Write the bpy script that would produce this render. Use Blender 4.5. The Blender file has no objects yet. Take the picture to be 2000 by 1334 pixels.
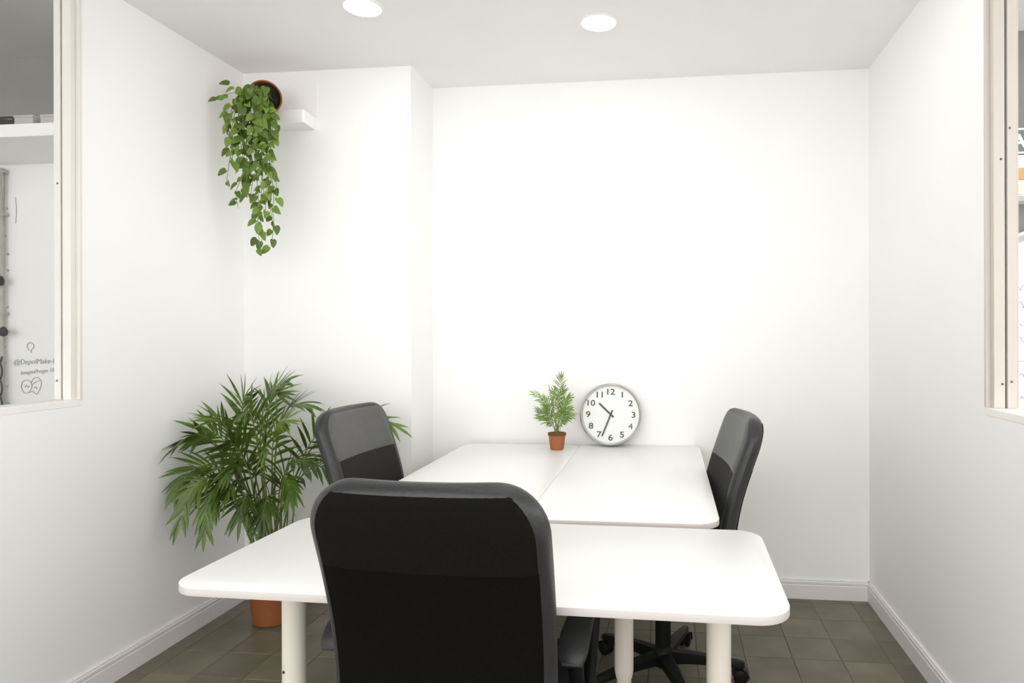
import bpy, bmesh, math, random
from mathutils import Vector, Matrix, Euler
R = math.radians
rnd = random.Random(7)
S = bpy.context.scene
C = S.collection

# ---------------------------------------------------------------- camera
F_PX, YAW, U0, V0, ROLL, CAM_H = 1285.97, 0.1107, 1162.05, 651.45, -0.00227, 1.32
cam_d = bpy.data.cameras.new('camera')
cam_d.sensor_fit = 'HORIZONTAL'; cam_d.sensor_width = 36.0
cam_d.lens = F_PX / 2000 * 36.0
cam_d.shift_x = (1000 - U0) / 2000
cam_d.shift_y = -(667 - V0) / 2000
cam_d.clip_start = 0.02
cam = bpy.data.objects.new('camera', cam_d); C.objects.link(cam)
r_ = Vector((math.cos(YAW), math.sin(YAW), 0)); f_ = Vector((-math.sin(YAW), math.cos(YAW), 0)); u_ = Vector((0, 0, 1))
cr, sr = math.cos(ROLL), math.sin(ROLL)
rr = cr * r_ + sr * u_; uu = cr * u_ - sr * r_
cam.matrix_world = Matrix(((rr.x, uu.x, -f_.x, 0), (rr.y, uu.y, -f_.y, 0), (rr.z, uu.z, -f_.z, CAM_H), (0, 0, 0, 1)))
S.camera = cam

# ---------------------------------------------------------------- world and exposure
w = bpy.data.worlds.new('world'); S.world = w; w.use_nodes = True
bg = w.node_tree.nodes['Background']
bg.inputs['Color'].default_value = (1.0, 0.998, 0.992, 1)
bg.inputs['Strength'].default_value = 2.35
S.view_settings.view_transform = 'Standard'; S.view_settings.look = 'None'
S.cycles.max_bounces = 16; S.cycles.diffuse_bounces = 10
S.view_settings.gamma = 1.0; S.view_settings.use_curve_mapping = False
S.view_settings.exposure = 0.37
LAMP = 27.0            # radiance of the downlight diffusers

# ---------------------------------------------------------------- materials
M = {}
def mat(name, col, rough=0.5, var=0.0, scale=8.0, bump=0.0, bscale=60.0, spec=0.5, metal=0.0, objvar=0.0, col2=None, emit=None, trans=0.0):
    m = bpy.data.materials.new(name); m.use_nodes = True
    nt = m.node_tree; N = nt.nodes; L = nt.links
    b = N['Principled BSDF']
    b.inputs['Roughness'].default_value = rough; b.inputs['Metallic'].default_value = metal
    b.inputs['Specular IOR Level'].default_value = spec
    tc = N.new('ShaderNodeTexCoord')
    c2 = col2 if col2 else tuple(max(0, c * (1 - var)) for c in col)
    nz = N.new('ShaderNodeTexNoise'); nz.inputs['Scale'].default_value = scale; nz.inputs['Detail'].default_value = 5
    L.new(tc.outputs['Object'], nz.inputs['Vector'])
    rp = N.new('ShaderNodeValToRGB')
    rp.color_ramp.elements[0].position = 0.3; rp.color_ramp.elements[1].position = 0.7
    rp.color_ramp.elements[0].color = (*c2, 1); rp.color_ramp.elements[1].color = (*col, 1)
    L.new(nz.outputs['Fac'], rp.inputs['Fac'])
    out = rp.outputs['Color']
    if objvar:
        oi = N.new('ShaderNodeObjectInfo'); hs = N.new('ShaderNodeHueSaturation'); mr = N.new('ShaderNodeMapRange')
        mr.inputs['To Min'].default_value = 1 - objvar; mr.inputs['To Max'].default_value = 1 + objvar
        L.new(oi.outputs['Random'], mr.inputs['Value']); L.new(mr.outputs['Result'], hs.inputs['Value'])
        L.new(out, hs.inputs['Color']); out = hs.outputs['Color']
    L.new(out, b.inputs['Base Color'])
    if bump:
        n2 = N.new('ShaderNodeTexNoise'); n2.inputs['Scale'].default_value = bscale; n2.inputs['Detail'].default_value = 4
        L.new(tc.outputs['Object'], n2.inputs['Vector'])
        bp = N.new('ShaderNodeBump'); bp.inputs['Strength'].default_value = bump; bp.inputs['Distance'].default_value = 0.004
        L.new(n2.outputs['Fac'], bp.inputs['Height']); L.new(bp.outputs['Normal'], b.inputs['Normal'])
    if emit:
        b.inputs['Emission Color'].default_value = (*emit[0], 1); b.inputs['Emission Strength'].default_value = emit[1]
    if trans:
        b.inputs['Transmission Weight'].default_value = trans
    M[name] = m
    return m
mat('wall_paint', (0.895, 0.888, 0.882), 0.75, 0.02, 2.0, 0.08, 40)
mat('ceiling_paint', (0.855, 0.852, 0.845), 0.8, 0.02, 2.0, 0.05, 60)
mat('mid_grey_paint', (0.34, 0.335, 0.32), 0.8, 0.25, 1.5, 0.06, 30)
mat('grey_paint', (0.62, 0.62, 0.59), 0.8, 0.12, 1.5, 0.06, 30)
mat('dark_grey_paint', (0.20, 0.195, 0.19), 0.8, 0.2, 1.5, 0.06, 30)
mat('baseboard_paint', (0.80, 0.77, 0.765), 0.45, 0.03, 5)
mat('frame_paint_shaded', (0.61, 0.56, 0.51), 0.5, 0.05, 6, 0.05, 30)  # same paint as frame_paint, shade put into the colour for the right window
mat('frame_paint', (0.76, 0.73, 0.69), 0.5, 0.05, 6, 0.05, 30)
mat('sill_paint', (0.88, 0.86, 0.83), 0.5, 0.03, 6)
mat('grout', (0.24, 0.22, 0.17), 0.9, 0.75, 3.5, 0.2, 90)
mat('cement_tile', (0.185, 0.168, 0.118), 0.42, 0.0, 5.5, 0.10, 25, 0.4, objvar=0.12, col2=(0.125, 0.112, 0.076))
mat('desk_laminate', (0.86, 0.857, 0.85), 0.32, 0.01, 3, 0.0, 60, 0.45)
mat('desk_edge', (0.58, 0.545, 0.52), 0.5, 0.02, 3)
mat('leg_paint', (0.74, 0.69, 0.61), 0.4, 0.02, 4)
mat('leather', (0.022, 0.022, 0.023), 0.38, 0.25, 20, 0.25, 160, 0.5)
mat('leather_pad', (0.088, 0.088, 0.083), 0.45, 0.15, 14, 0.25, 160, 0.5)
mat('mesh_fabric', (0.024, 0.023, 0.023), 0.8, 0.2, 200, 0.4, 420, 0.2)
mat('back_cloth', (0.0075, 0.0066, 0.0052), 0.9, 0.2, 200, 0.3, 380, 0.08)
mat('back_cloth_lower', (0.0045, 0.0042, 0.0032), 0.9, 0.2, 200, 0.3, 380, 0.06)
mat('black_plastic', (0.008, 0.008, 0.008), 0.42, 0.2, 30, 0.15, 200, 0.15)
mat('arm_plastic', (0.028, 0.028, 0.029), 0.5, 0.2, 30, 0.1, 200, 0.4)
mat('terracotta', (0.40, 0.140, 0.052), 0.6, 0.0, 7, 0.12, 40, 0.35, col2=(0.33, 0.108, 0.038))
mat('terracotta_shaded', (0.30, 0.100, 0.036), 0.6, 0.0, 7, 0.12, 40, 0.3, col2=(0.24, 0.076, 0.026))  # terracotta with the shade on the pots put into its colour
mat('terracotta_rim', (0.13, 0.048, 0.022), 0.6, 0.2, 9)
mat('soil', (0.03, 0.022, 0.015), 0.95, 0.4, 40, 0.6, 90)
mat('pothos_leaf', (0.185, 0.275, 0.036), 0.42, 0.0, 22, 0.1, 60, 0.4, objvar=0.38, col2=(0.066, 0.132, 0.022))
mat('pothos_stem', (0.14, 0.26, 0.05), 0.5, 0.2, 20)
mat('palm_leaf', (0.125, 0.200, 0.022), 0.4, 0.0, 9, 0.1, 60, 0.45, objvar=0.35, col2=(0.030, 0.072, 0.010))
mat('palm_stem', (0.20, 0.26, 0.055), 0.5, 0.25, 14)
mat('small_palm_leaf', (0.23, 0.33, 0.065), 0.45, 0.0, 25, 0.1, 60, 0.4, objvar=0.3, col2=(0.10, 0.21, 0.028))
mat('chrome', (0.60, 0.59, 0.57), 0.25, 0.03, 4, metal=1.0)
mat('clock_face', (0.88, 0.875, 0.865), 0.6, 0.01, 3)
mat('ink', (0.035, 0.034, 0.034), 0.6, 0.1, 30)
mat('pencil', (0.36, 0.36, 0.38), 0.8, 0.2, 30)
mat('screw_steel', (0.10, 0.09, 0.08), 0.4, 0.2, 30, metal=0.6)
mat('diffuser', (0.9, 0.9, 0.88), 0.5, 0, 3, emit=((1.0, 0.99, 0.972), LAMP))
mat('lamp_ring', (0.88, 0.87, 0.86), 0.4, 0.01, 3)
mat('pipe_grey', (0.45, 0.45, 0.41), 0.5, 0.15, 20)
mat('cable', (0.06, 0.06, 0.055), 0.5, 0.2, 20)
mat('whiteboard', (0.80, 0.84, 0.83), 0.3, 0.03, 3)
mat('blue_ink', (0.42, 0.46, 0.66), 0.6, 0.2, 20)
mat('box_grey', (0.50, 0.48, 0.45), 0.8, 0.1, 10)
mat('bag_black', (0.03, 0.03, 0.03), 0.7, 0.2, 10, 0.2)
mat('sign_green', (0.10, 0.145, 0.125), 0.5, 0.1, 10)
mat('sign_white', (0.80, 0.82, 0.80), 0.5, 0.02, 10)
mat('orange_wood', (0.62, 0.36, 0.15), 0.5, 0.2, 12)
mat('cream_panel', (0.80, 0.72, 0.60), 0.6, 0.05, 6)
def glass_mat():
    m = bpy.data.materials.new('window_glass'); m.use_nodes = True
    nt = m.node_tree; N = nt.nodes; L = nt.links
    N.remove(N['Principled BSDF'])
    t = N.new('ShaderNodeBsdfTransparent'); t.inputs['Color'].default_value = (0.985, 0.99, 0.985, 1)
    g = N.new('ShaderNodeBsdfGlossy'); g.inputs['Roughness'].default_value = 0.02
    fr = N.new('ShaderNodeFresnel'); fr.inputs['IOR'].default_value = 1.35
    mx = N.new('ShaderNodeMixShader')
    ge = N.new('ShaderNodeNewGeometry'); iv = N.new('ShaderNodeMath'); iv.operation = 'SUBTRACT'; iv.inputs[0].default_value = 1.0
    ml = N.new('ShaderNodeMath'); ml.operation = 'MULTIPLY'
    L.new(ge.outputs['Backfacing'], iv.inputs[1]); L.new(iv.outputs[0], ml.inputs[0]); L.new(fr.outputs[0], ml.inputs[1])
    L.new(ml.outputs[0], mx.inputs[0]); L.new(t.outputs[0], mx.inputs[1]); L.new(g.outputs[0], mx.inputs[2])
    L.new(mx.outputs[0], N['Material Output'].inputs['Surface'])
    M['window_glass'] = m
glass_mat()

# ---------------------------------------------------------------- helpers
def link(name, me, parent=None, loc=None):
    o = bpy.data.objects.new(name, me); C.objects.link(o)
    if parent: o.parent = parent
    if loc: o.location = loc
    return o
def mesh(name, verts, faces, m, parent=None, smooth=False, loc=None, bevel=0.0, segs=2):
    me = bpy.data.meshes.new(name); me.from_pydata([tuple(v) for v in verts], [], faces)
    if bevel:
        bm = bmesh.new(); bm.from_mesh(me)
        ed = [e for e in bm.edges if len(e.link_faces) == 2 and e.calc_face_angle(0) > 0.6]
        bmesh.ops.bevel(bm, geom=ed, offset=bevel, segments=segs, affect='EDGES', profile=0.5)
        bm.to_mesh(me); bm.free()
    me.materials.append(M[m])
    if smooth:
        for p in me.polygons: p.use_smooth = True
    me.update()
    return link(name, me, parent, loc)
class MB:
    """collects shapes of ONE part"""
    def __init__(s): s.v = []; s.f = []
    def add(s, v, f):
        n = len(s.v); s.v += [tuple(x) for x in v]; s.f += [tuple(i + n for i in q) for q in f]; return s
    def box(s, a, b):
        (x0, y0, z0), (x1, y1, z1) = a, b
        return s.add([(x0, y0, z0), (x1, y0, z0), (x1, y1, z0), (x0, y1, z0), (x0, y0, z1), (x1, y0, z1), (x1, y1, z1), (x0, y1, z1)],
                     [(0, 3, 2, 1), (4, 5, 6, 7), (0, 1, 5, 4), (1, 2, 6, 5), (2, 3, 7, 6), (3, 0, 4, 7)])
    def lathe(s, prof, n=32, c=(0, 0, 0), cap=True):
        v = []; f = []
        for r, z in prof:
            for i in range(n):
                a = 2 * math.pi * i / n; v.append((c[0] + r * math.cos(a), c[1] + r * math.sin(a), c[2] + z))
        for k in range(len(prof) - 1):
            for i in range(n):
                j = (i + 1) % n; f.append((k * n + i, k * n + j, (k + 1) * n + j, (k + 1) * n + i))
        if cap:
            f.append(tuple(range(n - 1, -1, -1))); f.append(tuple((len(prof) - 1) * n + i for i in range(n)))
        return s.add(v, f)
    def prism(s, poly, z0, z1):
        n = len(poly)
        v = [(x, y, z0) for x, y in poly] + [(x, y, z1) for x, y in poly]
        f = [tuple(range(n - 1, -1, -1)), tuple(range(n, 2 * n))] + [(i, (i + 1) % n, n + (i + 1) % n, n + i) for i in range(n)]
        return s.add(v, f)
    def tube(s, pts, rad, n=8, cap=True):
        pts = [Vector(p) for p in pts]; v = []; f = []
        rad = rad if isinstance(rad, (list, tuple)) else [rad] * len(pts)
        up = Vector((0.31, 0.17, 0.93))
        for k, p in enumerate(pts):
            t = (pts[min(k + 1, len(pts) - 1)] - pts[max(k - 1, 0)]).normalized()
            a = t.cross(up)
            if a.length < 1e-3: a = t.cross(Vector((1, 0, 0)))
            a.normalize(); b = t.cross(a)
            for i in range(n):
                q = 2 * math.pi * i / n; v.append(p + rad[k] * (math.cos(q) * a + math.sin(q) * b))
        for k in range(len(pts) - 1):
            for i in range(n):
                j = (i + 1) % n; f.append((k * n + i, k * n + j, (k + 1) * n + j, (k + 1) * n + i))
        if cap:
            f.append(tuple(range(n - 1, -1, -1))); f.append(tuple((len(pts) - 1) * n + i for i in range(n)))
        return s.add(v, f)
    def build(s, name, m, parent=None, smooth=False, bevel=0.0, segs=2, loc=None):
        return mesh(name, s.v, s.f, m, parent, smooth, loc, bevel, segs)
def tag(o, label, cat, group=None):
    o['label'] = label; o['category'] = cat
    if group: o['group'] = group
    return o
def struct(o, label=None):
    o['kind'] = 'structure'
    if label: o['label'] = label
    return o
def stuff(o): o['kind'] = 'stuff'; return o
def thing(name, label, cat, loc=(0, 0, 0), rotz=0, group=None):
    o = bpy.data.objects.new(name, None); C.objects.link(o); o.empty_display_size = 0.1
    o.location = loc; o.rotation_euler = (0, 0, rotz)
    return tag(o, label, cat, group)
def copy_tree(o, parent=None):
    c = o.copy(); C.objects.link(c)
    if parent: c.parent = parent
    for ch in list(o.children): copy_tree(ch, c)
    return c
def smooth_by_angle(o, ang=40):
    me = o.data
    for p in me.polygons: p.use_smooth = True
    bm = bmesh.new(); bm.from_mesh(me)
    for e in bm.edges:
        if len(e.link_faces) == 2 and e.calc_face_angle(0) > R(ang): e.smooth = False
    bm.to_mesh(me); bm.free()
    return o
def rrect(w, d, r, n=8):
    pts = []
    for cx, cy, a0 in ((w/2 - r, d/2 - r, 0), (-w/2 + r, d/2 - r, 90), (-w/2 + r, -d/2 + r, 180), (w/2 - r, -d/2 + r, 270)):
        for i in range(n + 1):
            a = R(a0 + 90 * i / n); pts.append((cx + r * math.cos(a), cy + r * math.sin(a)))
    return pts
def bez(p0, p1, p2, t):
    return (1 - t) ** 2 * p0 + 2 * t * (1 - t) * p1 + t * t * p2

# ================================================================ the room
XL, XR, YB, YC, XC, H = -2.106, 0.984, 3.374, 3.077, -1.2387, 2.6216
WT = 0.093                       # thickness of the glazed partitions
YW_L, YW_R = 2.161, 2.182        # window jambs
Y0, YF = -0.10, -0.25              # near end of the openings, near end of the walls
ZS, ZT = 1.075, 2.585            # sill and head of the openings

floor = struct(MB().box((-5.4, -3.2, -0.12), (6.0, 6.2, -0.0025)).build('floor', 'grout'), 'dark olive cement tile floor')
# cement tiles, one object each
TP = 0.1932; tx, ty = 0.6931, 2.936
tile_me = []
for k in range(3):
    g = TP / 2 - 0.0012; b = 0.0022
    mb = MB(); mb.v = [(-g, -g, -0.008), (g, -g, -0.008), (g, g, -0.008), (-g, g, -0.008),
                       (-g, -g, -b), (g, -g, -b), (g, g, -b), (-g, g, -b),
                       (-g + b, -g + b, 0), (g - b, -g + b, 0), (g - b, g - b, 0), (-g + b, g - b, 0)]
    mb.f = [(0, 1, 5, 4), (1, 2, 6, 5), (2, 3, 7, 6), (3, 0, 4, 7), (4, 5, 9, 8), (5, 6, 10, 9), (6, 7, 11, 10), (7, 4, 8, 11), (8, 9, 10, 11)]
    me = bpy.data.meshes.new('tile'); me.from_pydata(mb.v, [], mb.f); me.materials.append(M['cement_tile']); tile_me.append(me)
nt_ = 0
for j in range(-14, 3):
    for i in range(-14, 3):
        cx, cy = tx + (i - 0.5) * TP, ty + (j + 0.5) * TP
        if cx - TP/2 > XR - 0.02 or cx + TP/2 < XL + 0.02 or cy - TP/2 > YB - 0.02: continue
        if cx + TP/2 < XC and cy - TP/2 > YC: continue
        o = link('tile', tile_me[nt_ % 3], floor, (cx, cy, 0.0 + rnd.uniform(-0.0006, 0.0006)))
        o.rotation_euler = (rnd.uniform(-.0012, .0012), rnd.uniform(-.0012, .0012), rnd.choice((0, 1, 2, 3)) * math.pi / 2 + rnd.uniform(-.004, .004))
        nt_ += 1

struct(MB().box((XL - WT, YF, H), (XR + WT, YB + 0.1, H + 0.05)).build('ceiling', 'ceiling_paint'), 'flat white ceiling of the small meeting room')
struct(MB().box((XL - WT, YB, 0), (XR + WT, YB + 0.1, H)).build('wall_back', 'wall_paint'), 'plain white back wall')
struct(MB().box((XL, YC, 0), (XC, YB, H)).build('wall_pillar', 'wall_paint'), 'white wall pillar standing forward of the back wall')
wl = MB()
wl.box((XL - WT, YW_L, 0), (XL, YB + 0.0, H)); wl.box((XL - WT, Y0, 0), (XL, YW_L, ZS)); wl.box((XL - WT, YF, 0), (XL, Y0, H)); wl.box((XL - WT, Y0, ZT), (XL, YW_L, H))
struct(wl.build('wall_left', 'wall_paint'), 'white left wall with a window opening')
wr = MB()
wr.box((XR, YW_R, 0), (XR + WT, YB, H)); wr.box((XR, Y0, 0), (XR + WT, YW_R, ZS)); wr.box((XR, YF, 0), (XR + WT, Y0, H)); wr.box((XR, Y0, ZT), (XR + WT, YW_R, H))
struct(wr.build('wall_right', 'wall_paint'), 'white right wall with a window opening')

# baseboards: flat board with a double bead along its top
BP = [(0, 0), (0.0135, 0), (0.0135, 0.068), (0.0105, 0.071), (0.0105, 0.074), (0.0130, 0.077), (0.0130, 0.086), (0.0095, 0.089), (0.0095, 0.0945), (0, 0.0945)]
def baseboard(name, a, b, n, label):
    a, b, n = Vector(a), Vector(b), Vector(n); v = []; f = []; k = len(BP)
    for p in (a, b):
        for d, z in BP: v.append(p + n * d + Vector((0, 0, z)))
    f = [(i, (i + 1) % k, k + (i + 1) % k, k + i) for i in range(k)] + [tuple(range(k)), tuple(range(2 * k - 1, k - 1, -1))]
    return struct(mesh(name, v, f, 'baseboard_paint'), label)
baseboard('baseboard_left', (XL, YF, 0), (XL, YC, 0), (1, 0, 0), 'white baseboard along the left wall')
baseboard('baseboard_right', (XR, YF, 0), (XR, YB, 0), (-1, 0, 0), 'white baseboard along the right wall')
baseboard('baseboard_back', (XC, YB, 0), (XR, YB, 0), (0, -1, 0), 'white baseboard along the back wall')
baseboard('baseboard_pillar', (XL, YC, 0), (XC, YC, 0), (0, -1, 0), 'white baseboard along the pillar')
baseboard('baseboard_pillar_side', (XC, YC - 0.0135, 0), (XC, YB, 0), (1, 0, 0), 'white baseboard on the pillar return')

# windows: lining, glazing beads on both sides of a pane, sill board, screws
def window(name, xw, sgn, yj, screws, label, fm='frame_paint'):
    X = lambda d: xw + sgn * d
    def bx(mb, d0, d1, y0, y1, z0, z1):
        x0, x1 = sorted((X(d0), X(d1))); return mb.box((x0, y0, z0), (x1, y1, z1))
    root = bpy.data.objects.new(name, None); C.objects.link(root); struct(root, label)
    root.location = (xw, yj, ZS)
    o = Vector((xw, yj, ZS))
    def put(mb, nm, m, par=None, bevel=0.0):
        base = Vector((0, 0, 0)) if par else o
        mb.v = [tuple(Vector(q) - o) for q in mb.v]
        return mb.build(nm, m, par or root, bevel=bevel)
    lin = MB(); bx(lin, -0.002, WT + 0.002, yj - 0.012, yj, ZS + 0.012, ZT)
    put(lin, 'jamb_lining', fm, bevel=0.0015)
    lin = MB(); bx(lin, -0.002, WT + 0.002, Y0, Y0 + 0.012, ZS + 0.012, ZT); put(lin, 'jamb_lining', fm)
    lin = MB(); bx(lin, -0.002, WT + 0.002, Y0, yj, ZT - 0.012, ZT); put(lin, 'head_lining', fm)
    sl = MB(); bx(sl, -0.001, WT + 0.004, Y0, yj, ZS - 0.012, ZS + 0.012); put(sl, 'sill_board', 'sill_paint', bevel=0.002)
    for d0, d1 in ((0.012, 0.0445), (0.0515, 0.078)):
        b = MB(); bx(b, d0, d1, yj - 0.034, yj - 0.012, ZS + 0.012, ZT - 0.012)
        bead = put(b, 'glazing_bead', fm, bevel=0.002)
        for d, z in screws:
            if d0 < d < d1:
                s = MB().lathe([(0.0036, 0), (0.0036, 0.0014), (0.002, 0.0018)], 10)
                s.v = [(x + X(d) - o.x, -zz - 0.0337, y + z - o.z) for x, y, zz in s.v]
                s.build('screw', 'screw_steel', bead)
        b = MB(); bx(b, d0, d1, Y0 + 0.012, Y0 + 0.034, ZS + 0.012, ZT - 0.012); put(b, 'glazing_bead', fm)
        b = MB(); bx(b, d0, d1, Y0 + 0.034, yj - 0.034, ZT - 0.034, ZT - 0.012); put(b, 'glazing_bead', fm)
    g = MB(); bx(g, 0.0455, 0.0505, Y0 + 0.012, yj - 0.014, ZS + 0.012, ZT - 0.012)
    put(g, 'glass_pane', 'window_glass')
    return root
window('window_1', XL, -1, YW_L, [(0.062, 1.861), (0.066, 1.156)], 'white framed glass opening in the left wall')
window('window_2', XR, 1, YW_R, [(0.033, 1.853), (0.059, 1.948), (0.036, 1.162), (0.063, 1.169)], 'white framed glass opening in the right wall, paint shaded to beige', 'frame_paint_shaded')

# thin cover panel on the pillar above the corner shelf
struct(MB().box((XL + 0.001, YC - 0.006, 2.395), (-1.714, YC, 2.56)).build('trim_1', 'wall_paint', bevel=0.002), 'thin white cover panel above the corner shelf')

# ---------------------------------------------------------------- room beyond the left window
struct(MB().box((-5.3, 3.6, 0), (XL - WT, 3.7, 2.40)).build('wall_left_room_back', 'wall_paint'), 'white wall with doodles in the room beyond the left window')
struct(MB().box((-5.3, 3.6, 2.40), (XL - WT, 3.7, 3.0)).build('wall_left_room_upper', 'mid_grey_paint'), 'grey upper wall above the white ledge beyond the left window')
struct(MB().box((-5.4, -1.0, 0), (-5.3, 3.7, 3.0)).build('wall_left_room_side', 'wall_paint'), 'far side wall of the room beyond the left window')
struct(MB().box((-5.4, -1.0, 3.0), (XL - WT, 3.7, 3.08)).build('ceiling_left_room', 'grey_paint'), 'grey ceiling of the room beyond the left window')
# ---------------------------------------------------------------- room beyond the right window
struct(MB().box((XR + WT, 4.6, 0), (4.2, 4.7, 3.9)).build('wall_right_room_back', 'dark_grey_paint'), 'dark grey wall of the room beyond the right window')
struct(MB().box((XR + WT, -1.0, 3.3), (4.2, 4.7, 3.4)).build('ceiling_right_room', 'ceiling_paint'), 'pale ceiling of the room beyond the right window')

# ================================================================ downlights
def downlight(x, y, z, label, r=0.077, group='ceiling downlights'):
    t = thing('ceiling_downlight', label, 'ceiling light', (x, y, z), 0, group)
    MB().lathe([(r * 0.93, -0.0035), (r * 1.05, -0.004), (r * 1.10, -0.0015), (r * 1.10, 0.0), (r * 0.93, 0.0)], 40, cap=False).build('trim_ring', 'lamp_ring', t, True)
    MB().lathe([(0.001, -0.0040), (r * 0.5, -0.0038), (r * 0.93, -0.0030), (r * 0.93, -0.0012), (0.001, -0.0012)], 40).build('diffuser', 'diffuser', t)
    return t
downlight(-1.207, 2.505, H, 'round glowing ceiling downlight closer to the hanging plant')
downlight(-0.286, 2.742, H, 'round glowing ceiling downlight above the clock desk')
for x, y, lb in ((0.50, 2.25, 'unseen ceiling downlight added between the clock desk and the right window to light the left wall'), (0.05, 0.95, 'round glowing ceiling downlight in front of the right window'), (-0.55, 1.15, 'round glowing ceiling downlight above the chair seen from behind'), (-0.15, 1.85, 'round glowing ceiling downlight above the crosswise desk')):  # the first one is added, out of view, to brighten the lower left wall
    downlight(x, y, H, lb)
downlight(-3.5, 1.3, 3.0, 'unseen ceiling downlight added to light the room beyond the left window', 0.06, 'added downlights of the left room')  # added out of view to light the left room
downlight(2.5, 3.0, 3.3, 'unseen ceiling downlight added to light the room beyond the right window', 0.10, 'added downlights of the right room')  # unseen lamp put in as lighting for the right room

# ================================================================ desks
def desk(w, d, zt, loc, rz, label, group=None):
    t = thing('desk', label, 'desk', loc, rz, group)
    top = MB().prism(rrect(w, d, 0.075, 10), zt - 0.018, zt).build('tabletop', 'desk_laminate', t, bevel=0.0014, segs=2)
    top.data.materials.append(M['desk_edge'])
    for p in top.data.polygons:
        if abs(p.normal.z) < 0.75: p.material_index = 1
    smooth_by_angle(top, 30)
    lx = w / 2 - 0.135
    MB().box((-lx + 0.03, -0.03, zt - 0.058), (lx - 0.03, 0.03, zt - 0.0185)).build('crossbeam', 'leg_paint', t, bevel=0.004)
    for s in (-1, 1):
        lg = smooth_by_angle(MB().lathe([(0.0235, 0.02), (0.0235, 0.205), (0.0265, 0.212), (0.0305, 0.235), (0.0305, zt - 0.0185)], 28, (s * lx, 0, 0)).build('leg', 'leg_paint', t))
        sc = MB().lathe([(0.0042, 0), (0.0042, 0.0016), (0.0025, 0.002)], 10)
        sc.v = [(s * lx + x - 0.012, -0.0278 - z, 0.42 + y) for x, y, z in sc.v]
        sc.build('screw', 'screw_steel', lg)
        foot = smooth_by_angle(MB().prism(rrect(0.072, d * 0.86, 0.034, 8), 0.004, 0.03).build('foot', 'leg_paint', t, bevel=0.006, segs=3))
        foot.location = (s * lx, 0, 0)
        MB().box((s * lx - 0.05, -d * 0.36, zt - 0.034), (s * lx + 0.05, d * 0.36, zt - 0.0185)).build('support_bracket', 'leg_paint', t, bevel=0.003)
    return t
desk(1.40, 0.598, 0.7445, (-0.4417, 1.6705, 0), -0.0145, 'white rounded desk standing crosswise in front of the black chair back')
desk(1.383, 0.5995, 0.750, (-0.1440, 2.6805, 0), math.pi / 2, 'white rounded desk carrying the clock, set end-on to the back wall')
desk(1.352, 0.5995, 0.750, (-0.7440, 2.664, 0), math.pi / 2, 'white rounded desk carrying the small potted palm, set end-on to the wall')

# ================================================================ office chairs
Z0, Z1 = 0.475, 1.036
PROF = [(0.47, -0.225), (0.55, -0.218), (0.62, -0.220), (0.70, -0.232), (0.78, -0.252), (0.86, -0.278), (0.94, -0.308), (1.00, -0.326), (1.05, -0.336)]
def yprof(z):
    if z <= PROF[0][0]: return PROF[0][1]
    for (a, ya), (b, yb) in zip(PROF, PROF[1:]):
        if z <= b:
            t = (z - a) / (b - a); return ya + (yb - ya) * t
    return PROF[-1][1]
def ysm(z): return sum(yprof(z + d) for d in (-.05, -.03, -.015, 0, .015, .03, .05)) / 7
def hw(z):
    wv = 0.240 + 0.007 * min(1, max(0, (z - 0.50) / 0.42))
    r = 0.105
    if z > Z1 - r: wv -= r - math.sqrt(max(0, r * r - (z - Z1 + r) ** 2))
    r2 = 0.05
    if z < Z0 + r2: wv -= r2 - math.sqrt(max(0, r2 * r2 - (Z0 + r2 - z) ** 2))
    return wv
TH = 0.032
def thick(a, z):
    q = abs((z - (Z0 + Z1) / 2) / ((Z1 - Z0) / 2))
    return TH * math.sqrt(max(0, 1 - min(1, abs(a)) ** 13)) * math.sqrt(max(0, 1 - min(1, q) ** 22))
def bpt(a, z, off):
    dy = (ysm(z + 0.01) - ysm(z - 0.01)) / 0.02
    n = Vector((0, 1, -dy)).normalized()
    return Vector((a * hw(z), ysm(z) + 0.022 * a * a, z)) + n * off
def back_shell():
    NU, NV = 26, 40; mb = MB(); A = [math.sin(math.pi / 2 * (-1 + 2 * i / NU)) for i in range(NU + 1)]
    A = [math.copysign(abs(a) ** 0.75, a) for a in A]
    ZV = [(Z0 + Z1) / 2 + (Z1 - Z0) / 2 * math.sin(math.pi / 2 * (-1 + 2 * k / NV)) for k in range(NV + 1)]
    for s in (1, -1):
        v = [bpt(a, z, s * thick(a, z)) for z in ZV for a in A]
        f = []
        for k in range(NV):
            for i in range(NU):
                q = (k * (NU + 1) + i, k * (NU + 1) + i + 1, (k + 1) * (NU + 1) + i + 1, (k + 1) * (NU + 1) + i)
                f.append(q if s < 0 else q[::-1])
        mb.add(v, f)
    return mb
def back_panel(a1, z0, z1, s, lift, puff=0.0, nu=20, nv=16, open_edge=None):
    v = []; f = []
    for k in range(nv + 1):
        for i in range(nu + 1):
            a = a1 * (-1 + 2 * i / nu); q = k / nv; z = z0 + (z1 - z0) * q
            e = (1 - abs(2 * i / nu - 1) ** 6) * (1 - abs(2 * q - 1) ** 6)
            edge = (i in (0, nu)) or (k == 0 and open_edge != 'low') or (k == nv and open_edge != 'high')
            v.append(bpt(a, z, s * (thick(a, z) + (-0.003 if edge else lift + puff * e))))
    for k in range(nv):
        for i in range(nu):
            q = (k * (nu + 1) + i, k * (nu + 1) + i + 1, (k + 1) * (nu + 1) + i + 1, (k + 1) * (nu + 1) + i)
            f.append(q if s < 0 else q[::-1])
    return MB().add(v, f)
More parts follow.
